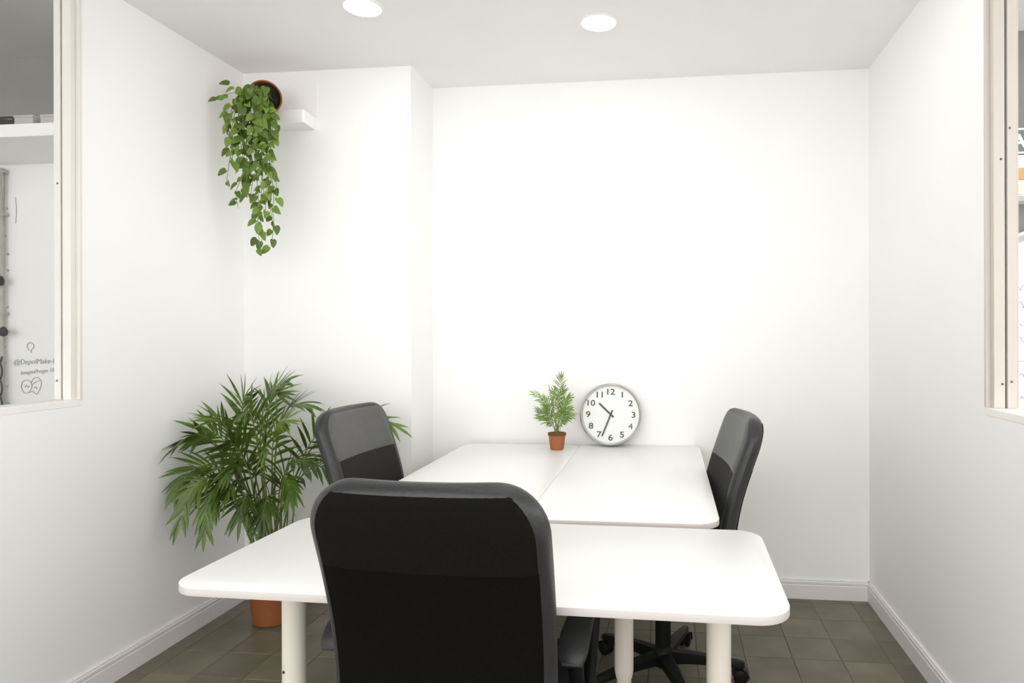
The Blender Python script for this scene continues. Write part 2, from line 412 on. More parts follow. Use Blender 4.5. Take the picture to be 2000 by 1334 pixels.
def ribbon(path, w, t, closed=False):
    """flat bar swept in the local y-z plane; w across x, t thick"""
    v = []; f = []; n = len(path); sec = [(-1, -.55), (-.82, -1), (.82, -1), (1, -.55), (1, .55), (.82, 1), (-.82, 1), (-1, .55)]; k = len(sec)
    for i, (y, z, ww) in enumerate(path):
        p0 = path[i - 1] if (i or closed) else path[0]; p1 = path[(i + 1) % n] if (i < n - 1 or closed) else path[-1]
        d = Vector((p1[0] - p0[0], p1[1] - p0[1])).normalized(); nn = Vector((-d.y, d.x))
        for a, b in sec: v.append((a * w * ww / 2, y + nn.x * b * t / 2, z + nn.y * b * t / 2))
    for i in range(n if closed else n - 1):
        j = (i + 1) % n
        for q in range(k): f.append((i * k + q, i * k + (q + 1) % k, j * k + (q + 1) % k, j * k + q))
    if not closed: f += [tuple(range(k - 1, -1, -1)), tuple((n - 1) * k + q for q in range(k))]
    return MB().add(v, f)
def cat(pts, n=6):
    out = []
    P = [Vector(p) for p in pts]
    for i in range(len(P) - 1):
        p0, p1, p2, p3 = P[max(0, i - 1)], P[i], P[i + 1], P[min(len(P) - 1, i + 2)]
        for k in range(n):
            t = k / n
            out.append(0.5 * ((2 * p1) + (p2 - p0) * t + (2 * p0 - 5 * p1 + 4 * p2 - p3) * t * t + (3 * p1 - p0 - 3 * p2 + p3) * t ** 3))
    out.append(P[-1]); return out
def make_chair():
    t = thing('office_chair', 'x', 'office chair')
    sh = back_shell().build('backrest', 'leather', t, True)
    back_panel(0.93, 0.838, 1.022, 1, 0.002, 0.003, open_edge='low').build('head_pad', 'leather_pad', sh, True)
    back_panel(0.93, 0.500, 0.842, 1, 0.0005, 0.001, open_edge='high').build('mesh_panel', 'mesh_fabric', sh, True)
    back_panel(0.995, 0.860, 1.028, -1, 0.0015, open_edge='low').build('back_cover', 'back_cloth', sh, True)
    back_panel(0.995, 0.495, 0.866, -1, 0.0026, open_edge='high').build('lower_back_cover', 'back_cloth_lower', sh, True)
    # seat
    NU = 20; v = []; f = []
    sw, sd = 0.245, 0.235
    ring = []
    for i in range(64):
        a = 2 * math.pi * i / 64; c, s = math.cos(a), math.sin(a)
        ring.append((math.copysign(abs(c) ** 0.42, c) * sw, math.copysign(abs(s) ** 0.42, s) * sd + 0.03))
    prof = [(0.0, 0.430), (0.80, 0.430), (0.93, 0.436), (0.99, 0.450), (1.0, 0.468), (0.985, 0.486), (0.93, 0.500), (0.8, 0.508), (0.5, 0.505), (0.0, 0.500)]
    for q, z in prof:
        for x, y in ring: v.append((x * max(q, .001), 0.03 + (y - 0.03) * max(q, .001), z - (0.018 if y > 0.2 and q > .8 else 0)))
    for k in range(len(prof) - 1):
        for i in range(64):
            j = (i + 1) % 64; f.append((k * 64 + i, k * 64 + j, (k + 1) * 64 + j, (k + 1) * 64 + i))
    MB().add(v, f).build('seat', 'mesh_fabric', t, True)
    MB().box((-0.10, -0.13, 0.395), (0.10, 0.13, 0.431)).build('tilt_mechanism', 'black_plastic', t, bevel=0.008)
    ribbon([(0.0, 0.408, 1), (-0.10, 0.406, 1), (-0.19, 0.412, 1), (-0.235, 0.44, 1), (-0.254, 0.48, 1), (-0.258, 0.53, 1)], 0.075, 0.012).build('back_bracket', 'black_plastic', t, True)
    MB().tube([(0.08, 0.02, 0.41), (0.16, 0.03, 0.405), (0.235, 0.03, 0.40)], 0.007).build('tilt_lever', 'black_plastic', t, True)
    # armrests
    for s in (-1, 1):
        pth = cat([(-0.012, 0.425, .8), (-0.045, 0.50, .8), (-0.078, 0.575, .85), (-0.092, 0.615, .95)], 5)
        lo = ribbon([tuple(p) for p in pth], 0.040, 0.020).build('armrest', 'black_plastic', t, True); lo.location.x = s * 0.276 - 0.018
        pth = cat([(0.11, 0.425, .8), (0.165, 0.50, .8), (0.205, 0.58, .9), (0.205, 0.632, 1)], 5)
        fs = ribbon([tuple(p) for p in pth], 0.040, 0.020).build('arm_strut', 'black_plastic', lo, True)
        pth = cat([(-0.132, 0.604, .72), (-0.118, 0.622, 1.0), (-0.09, 0.640, 1.08), (-0.05, 0.652, 1.05), (0.04, 0.658, .95), (0.13, 0.660, .9), (0.20, 0.652, .85), (0.228, 0.635, .6)], 5)
        pd = smooth_by_angle(ribbon([tuple(p) for p in pth], 0.062, 0.022).build('arm_pad', 'arm_plastic', lo), 50)
        br = MB().box((-0.02 if s > 0 else -0.05, -0.03, 0.415), (0.05 if s < 0 else 0.02, 0.13, 0.431))
        br.v = [(x - s * 0.045, y, z) for x, y, z in br.v]; br.build('arm_bracket', 'black_plastic', lo, bevel=0.003)
    smooth_by_angle(MB().lathe([(0.030, 0.12), (0.030, 0.27), (0.024, 0.275), (0.016, 0.28), (0.016, 0.40)], 24).build('gas_cylinder', 'black_plastic', t))
    base = smooth_by_angle(MB().lathe([(0.026, 0.050), (0.034, 0.056), (0.040, 0.072), (0.042, 0.105), (0.034, 0.125), (0.030, 0.130)], 24).build('base', 'black_plastic', t))
    sp = MB()
    v = []; f = []
    for x, hwid, zt_, zb in ((0.02, 0.026, 0.112, 0.070), (0.12, 0.023, 0.106, 0.072), (0.22, 0.019, 0.094, 0.068), (0.285, 0.017, 0.084, 0.062), (0.305, 0.012, 0.080, 0.064)):
        v += [(x, -hwid, zb), (x, hwid, zb), (x, hwid, zt_ - .008), (x, hwid * .6, zt_), (x, -hwid * .6, zt_), (x, -hwid, zt_ - .008)]
    for k in range(4):
        for i in range(6): f.append((k * 6 + i, k * 6 + (i + 1) % 6, (k + 1) * 6 + (i + 1) % 6, (k + 1) * 6 + i))
    f += [(5, 4, 3, 2, 1, 0), tuple(24 + i for i in range(6))]
    for i in range(5):
        q = Matrix.Rotation(2 * math.pi * i / 5, 4, 'Z')
        o = MB().add([q @ Vector(p) for p in v], f).build('spoke', 'black_plastic', base); smooth_by_angle(o, 35)
        cst = MB()
        for s in (-1, 1):      # twin wheels
            wv = MB().lathe([(0.006, 0.004), (0.022, 0.004), (0.027, 0.007), (0.027, 0.018), (0.022, 0.021), (0.006, 0.022)], 20)
            cst.add([(0.290 + x, s * z, 0.028 + y) for x, y, z in wv.v], wv.f)
        cst.tube([(0.285, 0, 0.030), (0.285, 0, 0.070)], 0.006)
        hood = []; hf = []
        for k in range(9):
            a = R(-20 + 190 * k / 8)
            for yy in (-0.024, 0.024): hood.append((0.290 + 0.031 * math.cos(a), yy, 0.030 + 0.031 * math.sin(a)))
        for k in range(8): hf.append((2 * k, 2 * k + 1, 2 * k + 3, 2 * k + 2))
        cst.add(hood, hf)
        cst.v = [q @ Vector(p) for p in cst.v]
        smooth_by_angle(cst.build('caster', 'black_plastic', base), 35)
    return t
ch = make_chair()
def place(o, x, y, face, base_deg, label, lower=0.0):
    """face: world angle (deg) the chair looks towards; base_deg: world angle of one base spoke"""
    o.location = (x, y, 0); o.rotation_euler = (0, 0, R(face - 90)); o['label'] = label; o['group'] = 'office chairs around the desks'
    for c in o.children:
        if c.name.split('.')[0] not in ('base', 'gas_cylinder'): c.location.z -= lower
        if c.name.split('.')[0] == 'base': c.rotation_euler = (0, 0, R(base_deg - (face - 90)))
ch2 = copy_tree(ch); ch3 = copy_tree(ch)
place(ch, -0.462, 1.540, 88.2, 200, 'black office chair seen from behind, pulled up to the crosswise desk')
place(ch2, -0.997, 2.565, -5.0, 20, 'black office chair with grey head pad beside the tall floor palm', 0.012)
place(ch3, -0.022, 2.530, 186.0, 0, 'black office chair with grey head pad between the desks and the right wall', 0.018)

# ================================================================ clock
ck = thing('clock', 'round chrome clock with white face leaning on the back wall', 'clock', (-0.290, 3.325, 0.7505))
ck.rotation_euler = (R(-9), 0, 0)
CR = 0.157
def disc(prof, name, m, parent, n=64, smooth=True):
    mb = MB().lathe(prof, n)
    mb.v = [(x, -z, CR + y) for x, y, z in mb.v]      # axis along -y
    mb.f = [q[::-1] for q in mb.f] if False else mb.f
    return smooth_by_angle(mb.build(name, m, parent), 35)
disc([(CR * 0.93, 0.0), (CR * 0.97, 0.002), (CR, 0.010), (CR, 0.034), (CR * 0.985, 0.041), (CR * 0.955, 0.044), (CR * 0.93, 0.041), (CR * 0.915, 0.033), (CR * 0.91, 0.020), (CR * 0.5, 0.020)], 'case', 'chrome', ck)
face = disc([(0.002, 0.020), (CR * 0.905, 0.020), (CR * 0.905, 0.0235), (0.002, 0.0235)], 'dial', 'clock_face', ck)
def text_obj(txt, name, m, parent, size, mtx, ext=0.0006, shear=0.0, bold=0.0, sx=1.0):
    cu = bpy.data.curves.new(name, 'FONT'); cu.body = txt; cu.size = size; cu.align_x = 'CENTER'; cu.align_y = 'CENTER'
    cu.extrude = ext; cu.shear = shear; cu.offset = bold; cu.resolution_u = 3
    tmp = bpy.data.objects.new('tmp', cu); C.objects.link(tmp)
    dg = bpy.context.evaluated_depsgraph_get()
    me = bpy.data.meshes.new_from_object(tmp.evaluated_get(dg))
    bpy.data.objects.remove(tmp); bpy.data.curves.remove(cu)
    me.name = name
    if me.vertices:      # centre on its own box
        xs = [q.co.x for q in me.vertices]; ys = [q.co.y for q in me.vertices]
        c0 = Vector(((min(xs) + max(xs)) / 2, (min(ys) + max(ys)) / 2, 0))
        for q in me.vertices: q.co = q.co - c0; q.co.x *= sx
    me.transform(mtx)
    me.materials.clear(); me.materials.append(M[m])
    return link(name, me, parent)
upright = Matrix.Rotation(R(90), 4, 'X')               # text in the x-z plane, facing -y
for h in range(1, 13):
    a = R(90 - 30 * h); rad = CR * 0.735
    text_obj(str(h), 'numeral', 'ink', face, 0.042, Matrix.Translation((rad * math.cos(a), -0.0241, CR + rad * math.sin(a))) @ upright, 0.0004, sx=1.2, bold=0.0 if h == 4 else 0.0006)
def hand(name, ang, length, tail, wid, y):
    a = R(ang); d = Vector((math.sin(a), 0, math.cos(a))); n = Vector((math.cos(a), 0, -math.sin(a))); c = Vector((0, y, CR))
    v = []
    for yy in (0, -0.0012):
        o = Vector((0, yy, 0)); v += [c + o - d * tail - n * wid, c + o - d * tail + n * wid, c + o + d * length + n * wid, c + o + d * length - n * wid]
    return mesh(name, v, [(0, 1, 2, 3), (7, 6, 5, 4), (0, 4, 5, 1), (1, 5, 6, 2), (2, 6, 7, 3), (3, 7, 4, 0)], 'ink', ck)
hand('hour_hand', -46.5, 0.082, 0.020, 0.0044, -0.0262)
hand('minute_hand', 201.5, 0.117, 0.024, 0.0037, -0.0282)
disc([(0.002, 0.0235), (0.0055, 0.0235), (0.0055, 0.0305), (0.002, 0.031)], 'hand_pin', 'ink', ck, 16)
g = disc([(0.002, 0.0385), (CR * 0.93, 0.0385), (CR * 0.93, 0.0395), (0.002, 0.0395)], 'glass_cover', 'window_glass', ck)

# ================================================================ plants
def pot(parent, rb, rt, h, rim, mat_body='terracotta', mat_rim=None, wall=0.006, M4=Matrix.Identity(4), soil=0.85, name='pot'):
    pr = [(rb * 0.9, 0), (rb, 0.004), (rb + (rt - rb) * 0.80, h - rim), (rt, h - rim + 0.003), (rt * 1.03, h - 0.003), (rt * 1.02, h), (rt * 1.02 - wall, h), (rt - wall - 0.003, h - rim), (rb * 0.75, h * 0.15), (0.002, h * 0.15)]
    mb = MB().lathe(pr, 40); mb.v = [M4 @ Vector(p) for p in mb.v]
    p = smooth_by_angle(mb.build(name, mat_body, parent), 35)
    if mat_rim:
        mb = MB().lathe([(rt * 1.035, h - 0.010), (rt * 1.045, h - 0.002), (rt * 1.02, h + 0.0015), (rt * 1.02 - wall, h + 0.001), (rt * 1.02 - wall, h - 0.006)], 40, cap=False); mb.v = [M4 @ Vector(q) for q in mb.v]
        mb.build('rim', mat_rim, p, True)
    rs = rb + (rt - rb) * soil - wall
    mb = MB().lathe([(rs, h * soil - 0.01), (rs, h * soil), (rs * 0.5, h * soil + 0.006), (0.003, h * soil + 0.004)], 24); mb.v = [M4 @ Vector(q) for q in mb.v]
    mb.build('soil', 'soil', parent, True)
    return p
def leaflet(mb, p, d, nrm, L, W, droop, seg=5):
    """folded tapering blade from p along d"""
    d = d.normalized(); side = d.cross(nrm).normalized(); up = side.cross(d).normalized()
    v = []; f = []
    q = Vector(p); dd = d.copy()
    for k in range(seg + 1):
        t = k / seg
        wv = W * (0.35 + 2.6 * t * (1 - t) * (1.25 - 0.5 * t)) * (1 - t ** 5) + 0.0004
        v += [q - side * wv / 2 + up * wv * 0.18, q, q + side * wv / 2 + up * wv * 0.18]
        dd = (dd + Vector((0, 0, -droop / seg))).normalized()
        q = q + dd * (L / seg)
    for k in range(seg):
        f += [(3 * k, 3 * k + 1, 3 * k + 4, 3 * k + 3), (3 * k + 1, 3 * k + 2, 3 * k + 5, 3 * k + 4)]
    mb.add(v, f)
def frond(parent, p0, mid, tip, n, L, W, leafmat, stemmat, r0, start=0.42, droop=0.5, ang=48, seed=0, xmin=None, ymax=None):
    rg = random.Random(seed)
    p0, mid, tip = Vector(p0), Vector(mid), Vector(tip)
    c = mid * 2 - (p0 + tip) / 2                     # curve through mid
    P = lambda t: bez(p0, c, tip, t)
    st = MB().tube([P(k / 18) for k in range(19)], [r0 * (1 - 0.85 * k / 18) for k in range(19)], 6)
    stem = st.build('frond', stemmat, parent, True)
    lf = MB()
    ref = Vector((rg.uniform(-.5, .5), rg.uniform(-.9, -.2), rg.uniform(.2, .8)))
    for i in range(n):
        t = start + (1 - start) * (i + 0.3) / n
        for s in (-1, 1):
            tt = min(1, t + rg.uniform(-.01, .01)); p = P(tt)
            tg = (P(min(1, tt + .02)) - P(tt - .02)).normalized()
            sd = tg.cross(ref).normalized() * s
            u = (t - start) / (1 - start)
            a = R(ang * (1.15 - 0.75 * u) + rg.uniform(-9, 9))
            d = tg * math.cos(a) + sd * math.sin(a) + ref * rg.uniform(-.12, .22)
            ln = L * (0.62 + 0.75 * math.sin(math.pi * (0.12 + 0.80 * u)) * 0.55) * rg.uniform(.85, 1.1)
            leaflet(lf, p, d, tg.cross(sd) * s, ln, W * rg.uniform(.85, 1.15), droop * rg.uniform(.4, 1.5))
    leaflet(lf, tip, (tip - P(.93)), ref, L * .7, W * .9, droop * .6)
    if xmin is not None: lf.v = [(max(x, xmin + 0.012 * abs(math.sin(37 * y + 11 * z))), y, z) for x, y, z in lf.v]
    if ymax is not None: lf.v = [(x, min(y, ymax - 0.012 * abs(math.sin(37 * x + 11 * z))), z) for x, y, z in lf.v]
    lf.build('leaflets', leafmat, stem, True)
    return stem

# --- tall palm on the floor by the pillar
pl = thing('potted_palm', 'tall feathery green palm in a terracotta pot on the floor', 'potted plant', (0, 0, 0))
PX, PY = -1.815, 2.862
pl.location = (PX, PY, 0)
pot(pl, 0.088, 0.122, 0.235, 0.028, 'terracotta_shaded', M4=Matrix.Translation((0, 0, 0.0005)))
FR = [((-1.879, 2.860, 0.825), (-1.743, 2.820, 1.100)), ((-1.955, 2.860, 0.824), (-1.905, 2.800, 1.045)),
      ((-1.960, 2.720, 0.790), (-2.040, 2.520, 0.850)), ((-1.936, 2.700, 0.703), (-2.030, 2.520, 0.675)),
      ((-1.915, 2.620, 0.688), (-1.960, 2.450, 0.560)), ((-1.889, 2.640, 0.650), (-1.901, 2.520, 0.510)),
      ((-1.638, 2.800, 0.759), (-1.420, 2.740, 0.913)), ((-1.621, 2.900, 0.824), (-1.225, 2.850, 0.904)),
      ((-1.760, 2.800, 0.837), (-1.590, 2.740, 1.010)), ((-1.865, 2.700, 0.762), (-1.900, 2.600, 0.955)),
      ((-1.783, 2.700, 0.819), (-1.747, 2.560, 0.995)), ((-1.719, 2.700, 0.772), (-1.600, 2.600, 0.955)),
      ((-1.611, 2.720, 0.680), (-1.360, 2.620, 0.719)), ((-1.789, 2.650, 0.718), (-1.776, 2.480, 0.880)),
      ((-1.720, 2.650, 0.699), (-1.611, 2.480, 0.850)), ((-1.955, 2.780, 0.763), (-2.030, 2.660, 0.878)),
      ((-1.670, 2.700, 0.677), (-1.500, 2.580, 0.790)), ((-1.890, 2.920, 0.850), (-1.867, 2.970, 1.035)),
      ((-1.706, 2.740, 0.650), (-1.560, 2.580, 0.650)), ((-1.800, 2.700, 0.600), (-1.770, 2.560, 0.560)), ((-1.740, 2.720, 0.590), (-1.690, 2.580, 0.540)), ((-1.900, 2.720, 0.610), (-1.915, 2.600, 0.590)), ((-1.830, 2.740, 0.700), (-1.850, 2.600, 0.740)), ((-1.837, 2.700, 0.637), (-1.810, 2.540, 0.660))]
for i, (m, t) in enumerate(FR):
    a = 2.4 * i; rr0 = 0.02 + 0.045 * ((i * 7) % 5) / 5
    b = Vector((rr0 * math.cos(a), rr0 * math.sin(a), 0.19)); O = Vector((PX, PY, 0))
    frond(pl, b, Vector(m) - O, Vector(t) - O, 11, 0.150 if i > 5 or i < 2 else 0.125, 0.0165, 'palm_leaf', 'palm_stem', 0.0052, 0.46, 0.30 if i < 2 else 0.48, 44, 100 + i, xmin=XL + 0.006 - PX, ymax=YC - 0.006 - PY)
for i in range(12):       # slim bare canes in the clump
    a = rnd.uniform(0, 6.28); r0 = rnd.uniform(.01, .06); q = rnd.uniform(1.0, 2.0)
    MB().tube([(r0 * math.cos(a), r0 * math.sin(a), .19), (r0 * q * math.cos(a), r0 * q * math.sin(a), .38), (r0 * q * 1.5 * math.cos(a) , r0 * q * 1.5 * math.sin(a) - .03, .58)], [.005, .0042, .002], 6).build('cane', 'palm_stem', pl, True)

# --- small palm on the desk
sp_ = thing('potted_palm', 'small bright green palm in a terracotta pot beside the clock', 'potted plant', (-0.546, 3.205, 0.7505))
pot(sp_, 0.0335, 0.0435, 0.080, 0.013, mat_rim='terracotta_rim', wall=0.003)
rg = random.Random(5)
SF = [(0.02, 0.0, 0.355), (-0.11, -0.02, 0.275), (0.055, -0.02, 0.24), (-0.03, -0.03, 0.30), (-0.085, -0.04, 0.195), (0.085, -0.03, 0.17), (0.045, -0.05, 0.205), (-0.05, -0.06, 0.21),
      (-0.01, -0.06, 0.25), (0.06, 0.02, 0.255), (-0.07, 0.03, 0.245), (0.075, -0.05, 0.205), (0.02, -0.07, 0.19), (-0.09, -0.01, 0.16), (0.03, 0.01, 0.29), (-0.02, 0.02, 0.28), (0.05, -0.04, 0.15), (-0.045, -0.05, 0.155)]
for i, (x, y, z) in enumerate(SF):
    b = (rg.uniform(-.016, .016), rg.uniform(-.014, .014), .066)
    m = (x * .35 + rg.uniform(-.008, .008), y * .35, .066 + (z - .066) * .62)
    frond(sp_, b, m, (x, y, z), 9, 0.046, 0.0052, 'small_palm_leaf', 'palm_stem', 0.0015, 0.48, 0.35, 50, 300 + i, ymax=0.15)

# --- shelf and trailing plant in the corner
sh = tag(MB().prism([(XL + 0.001, YC - 0.001), (-1.730, YC - 0.001), (-1.722, 2.968), (-1.728, 2.960), (XL + 0.001, 2.956)], 2.329, 2.392).build('corner_shelf', 'wall_paint', bevel=0.003), 'thick white floating shelf in the wall corner under the hanging plant', 'shelf')
hp = thing('trailing_plant', 'trailing green plant spilling from a terracotta pot on the corner shelf', 'potted plant')
RIMC = Vector((-1.868, 2.880, 2.425)); ax = Vector((0.32, -0.80, -0.22)).normalized()
LEN = 0.125; BOT = RIMC - ax * LEN
hp.location = BOT
zx = ax; xx = Vector((0, 0, 1)).cross(zx).normalized(); yx = zx.cross(xx)
M4 = Matrix(((xx.x, yx.x, zx.x, 0), (xx.y, yx.y, zx.y, 0), (xx.z, yx.z, zx.z, 0), (0, 0, 0, 1)))
pot(hp, 0.052, 0.074, LEN, 0.022, 'terracotta_shaded', M4=M4, wall=0.005, soil=0.75)
# heart-shaped leaves
def heart_mesh(k):
    rg = random.Random(50 + k); v = []; f = []; n = 7
    out = [(0.0, 0.06), (0.06, 0.0), (0.17, -0.03), (0.28, 0.06), (0.345, 0.24), (0.325, 0.46), (0.23, 0.70), (0.10, 0.90), (0.0, 1.0)]
    fold = rg.uniform(.2, .6); curl = rg.uniform(.10, .5)
    def P(x, y): return (x, y, abs(x) * fold - curl * (y - .3) ** 2)
    mid = [(0, 0.06), (0, 0.06), (0, .12), (0, .22), (0, .36), (0, .52), (0, .72), (0, .90), (0, 1.0)]
    for (ox, oy), (mx, my) in zip(out, mid):
        v += [P(-ox, oy), P(mx, my), P(ox, oy)]
    for i in range(len(out) - 1):
        f += [(3 * i, 3 * i + 1, 3 * i + 4, 3 * i + 3), (3 * i + 1, 3 * i + 2, 3 * i + 5, 3 * i + 4)]
    me = bpy.data.meshes.new('leaf'); me.from_pydata(v, [], f); me.materials.append(M['pothos_leaf'])
    for p in me.polygons: p.use_smooth = True
    return me
hearts = [heart_mesh(k) for k in range(5)]
rg = random.Random(21)
nleaf = 0
def leaf(p, tipdir, nrm, size):
    global nleaf
    if nleaf >= 296: return
    y = tipdir.normalized(); z = (nrm - y * nrm.dot(y)).normalized(); x = y.cross(z)
    o = link('leaf', rg.choice(hearts), hp)
    mt = Matrix(((x.x, y.x, z.x, 0), (x.y, y.y, z.y, 0), (x.z, y.z, z.z, 0), (0, 0, 0, 1)))
    o.matrix_parent_inverse = Matrix.Identity(4)
    sc = Matrix.Diagonal((size, size, size, 1))
    o.matrix_basis = Matrix.Translation(p - BOT) @ mt @ sc
    nleaf += 1
# strands: list of world points (start at the rim, over its edge, then hanging)
ST = [(-1.985, 2.80, 2.00), (-1.965, 2.83, 1.90), (-1.945, 2.86, 1.97), (-1.930, 2.81, 1.92), (-1.915, 2.84, 2.02), (-1.900, 2.79, 1.98), (-1.885, 2.85, 1.80),
      (-1.870, 2.80, 1.94), (-1.855, 2.83, 1.745), (-1.835, 2.80, 1.69), (-1.815, 2.83, 1.72), (-1.800, 2.79, 1.86), (-1.785, 2.82, 1.80), (-1.770, 2.80, 1.92), (-1.855, 2.77, 2.08), (-1.915, 2.77, 2.10),
      (-1.810, 2.77, 2.06), (-1.955, 2.78, 2.08)]
for i, (x, y, z) in enumerate(ST):
    s0 = RIMC - ax * 0.03 + xx * rg.uniform(-.035, .035) + yx * rg.uniform(-.02, .03)
    s1 = Vector((RIMC.x + (x - RIMC.x) * .55, 2.82 - .02 * rg.random(), 2.405 + rg.uniform(-.03, .045)))
    s2 = Vector((x + rg.uniform(-.012, .012), y, 2.28 + rg.uniform(-.02, .03)))
    pts = [s0, s1, s2]
    n = max(2, int((2.26 - z) / .07)); 
    for k in range(1, n + 1):
        q = k / n
        pts.append(Vector((x + rg.uniform(-.016, .016), y + rg.uniform(-.012, .012), 2.28 + (z - 2.28) * q)))
    path = cat([tuple(p) for p in pts], 4)
    MB().tube([p - BOT for p in path], 0.0013, 5).build('vine', 'pothos_stem', hp, True)
    acc = 0; last = path[0]; side = 1
    for p in path[3:]:
        acc += (p - last).length; last = p
        gap = 0.022 if p.z > 2.15 else (0.030 if p.z > 1.95 else 0.036)
        if acc > gap:
            acc = 0; side = -side
            td = Vector((side * rg.uniform(.1, .9), rg.uniform(-.55, .1), rg.uniform(-1.1, -.45)))
            nr = Vector((rg.uniform(-1.2, 1.3) + .15, -1, rg.uniform(-.5, 1.1)))
            leaf(p + Vector((side * .006, -.004, 0)), td, nr, rg.uniform(.034, .050) if p.z < 2.2 else rg.uniform(.036, .056))
for (p, td, sz) in [((-1.985, 2.80, 2.462), (-1, -.2, .05), .050), ((-1.96, 2.80, 2.44), (-.7, -.4, -.5), .045), ((-2.035, 2.78, 2.385), (-1, -.1, -.12), .046), ((-2.015, 2.80, 2.395), (-.9, -.2, .1), .042),
                    ((-1.985, 2.79, 2.40), (-.8, -.3, -.3), .048), ((-1.965, 2.78, 2.36), (-.6, -.3, -.7), .050), ((-1.995, 2.80, 2.33), (-.8, -.2, -.5), .046), ((-1.975, 2.79, 2.27), (-.6, -.2, -.8), .052),
                    ((-1.790, 2.79, 2.33), (.9, -.2, -.1), .046), ((-1.775, 2.80, 2.305), (.8, -.2, -.4), .046), ((-1.765, 2.80, 2.20), (.5, -.3, -.7), .044), ((-1.925, 2.80, 2.44), (-.3, -.5, -.6), .044), ((-1.87, 2.79, 2.43), (.2, -.5, -.6), .046), ((-1.90, 2.80, 2.415), (-.4, -.6, -.2), .048)]:
    leaf(Vector(p), Vector(td), Vector((rg.uniform(-.2, .4), -1, rg.uniform(.2, .9))), sz)
MB().tube([Vector(q) - BOT for q in ((-1.90, 2.85, 2.40), (-1.95, 2.80, 2.425), (-2.0, 2.785, 2.405), (-2.05, 2.78, 2.385))], 0.0013, 5).build('vine', 'pothos_stem', hp, True)

# ================================================================ things seen through the left window
k = 3.6 / 3.45
ledge = tag(MB().box((-5.3, 3.09, 2.357), (XL - WT - 0.001, 3.599, 2.425)).build('ledge', 'wall_paint', bevel=0.004), 'long white ledge high on the doodled wall beyond the window', 'ledge')
bagp = MB().lathe([(0.115, 0.0), (0.125, 0.012), (0.112, 0.035), (0.085, 0.055), (0.045, 0.068), (0.004, 0.072)], 24); bagp.v = [(x * 1.1, y * 0.8, z) for x, y, z in bagp.v]
bag = thing('bag', 'dark slumped bag lying on the white ledge', 'bag', (-3.60, 3.24, 2.4255))
bagp.build('body', 'bag_black', bag, True)
MB().tube([(-0.09, 0, .04), (-.04, -.01, .085), (.03, -.01, .085), (.08, 0, .035)], .006, 8).build('handle', 'bag_black', bag, True)
for x0, x1, y0, y1, h, lb in ((-3.455, -3.345, 3.14, 3.30, .062, 'pale grey carton on the white ledge beside the dark bag'), (-3.30, -3.16, 3.14, 3.34, .060, 'pale grey carton on the white ledge nearer the window frame')):
    b = thing('carton', lb, 'box', ((x0 + x1) / 2, (y0 + y1) / 2, 2.4255), 0, 'cartons on the ledge')
    wx, wy = (x1 - x0) / 2, (y1 - y0) / 2
    MB().box((-wx, -wy, 0), (wx, wy, h - .012)).build('body', 'box_grey', b, bevel=.002)
    MB().box((-wx - .002, -wy - .002, h - .012), (wx + .002, wy + .002, h)).build('lid', 'box_grey', b, bevel=.002)
# whiteboard with scribbles, pipe, cable with dark bulbs
wb = thing('whiteboard', 'white board with faint pen scribbles beside the wall pipe', 'whiteboard', (-4.50, 3.599, 0.95))
MB().box((-0.45, -0.018, 0), (0.44, 0, 1.15)).build('panel', 'whiteboard', wb, bevel=.003)
def scribble(parent, name, m, cx, cz, w, h, y, seed, r=0.0022, n=16):
    q = random.Random(seed); pts = []
    for i in range(n):
        t = i / (n - 1); pts.append((cx + (t - .5) * w + q.uniform(-.1, .1) * w * .5, y, cz + q.uniform(-.5, .5) * h))
    return MB().tube([tuple(p) for p in cat(pts, 4)], r, 5).build(name, m, parent)
for i in range(9):
    scribble(wb, 'scribble', 'blue_ink', 0.30 + rnd.uniform(-.05, .05), 0.15 + i * .11, .22, .05, -0.0185, 400 + i)
pp = thing('wall_pipe', 'thin grey vertical pipe fixed to the doodled wall', 'pipe', (-4.015, 3.575, 0.0))
MB().tube([(0, 0, 0.0), (0, 0, 2.33)], 0.013, 12).build('tube', 'pipe_grey', pp, True)
for z in (0.9, 1.45, 2.05, 2.31): MB().box((-0.022, -0.016, z - .008), (0.022, 0.024, z + .008)).build('clip', 'pipe_grey', pp, bevel=.003)
def wav(z0, z1, amp, per, ph, x, y, n=60):
    return [(x + amp * math.sin(2 * math.pi * (z - z0) / per + ph), y + amp * .3 * math.cos(2 * math.pi * (z - z0) / per + ph), z) for z in [z0 + (z1 - z0) * i / n for i in range(n + 1)]]
cb = thing('string_light', 'wire light string with dark bulbs hanging along the wall pipe', 'string light', (-3.99, 3.55, 0.9))
MB().tube(wav(0.36, 1.40, .006, .31, 0, 0, 0), .0018, 6).build('wire', 'pipe_grey', cb, True)
for dx, z in ((0.0, .745), (0.022, .44)):
    MB().lathe([(.004, -.03), (.016, -.024), (.022, -.006), (.019, .012), (.010, .026), (.004, .03)], 16, (dx, -.012, z)).build('bulb', 'bag_black', cb, True)
q = random.Random(9)
for i in range(10):
    MB().lathe([(.001, -.008), (.006, -.003), (.006, .003), (.001, .008)], 8, (.035 + q.uniform(-.012, .02), -.005, .12 + i * .115 + q.uniform(-.03, .03))).build('mini_bulb', 'pencil', cb, True)
tw = thing('twisted_cable', 'pair of dark cables twisted together below the wall pipe', 'cable', (-4.0, 3.545, 0.86))
for ph in (0, math.pi): MB().tube(wav(0, .33, .014, .20, ph, 0, 0, 40), .0045, 6).build('cable_strand', 'cable', tw, True)
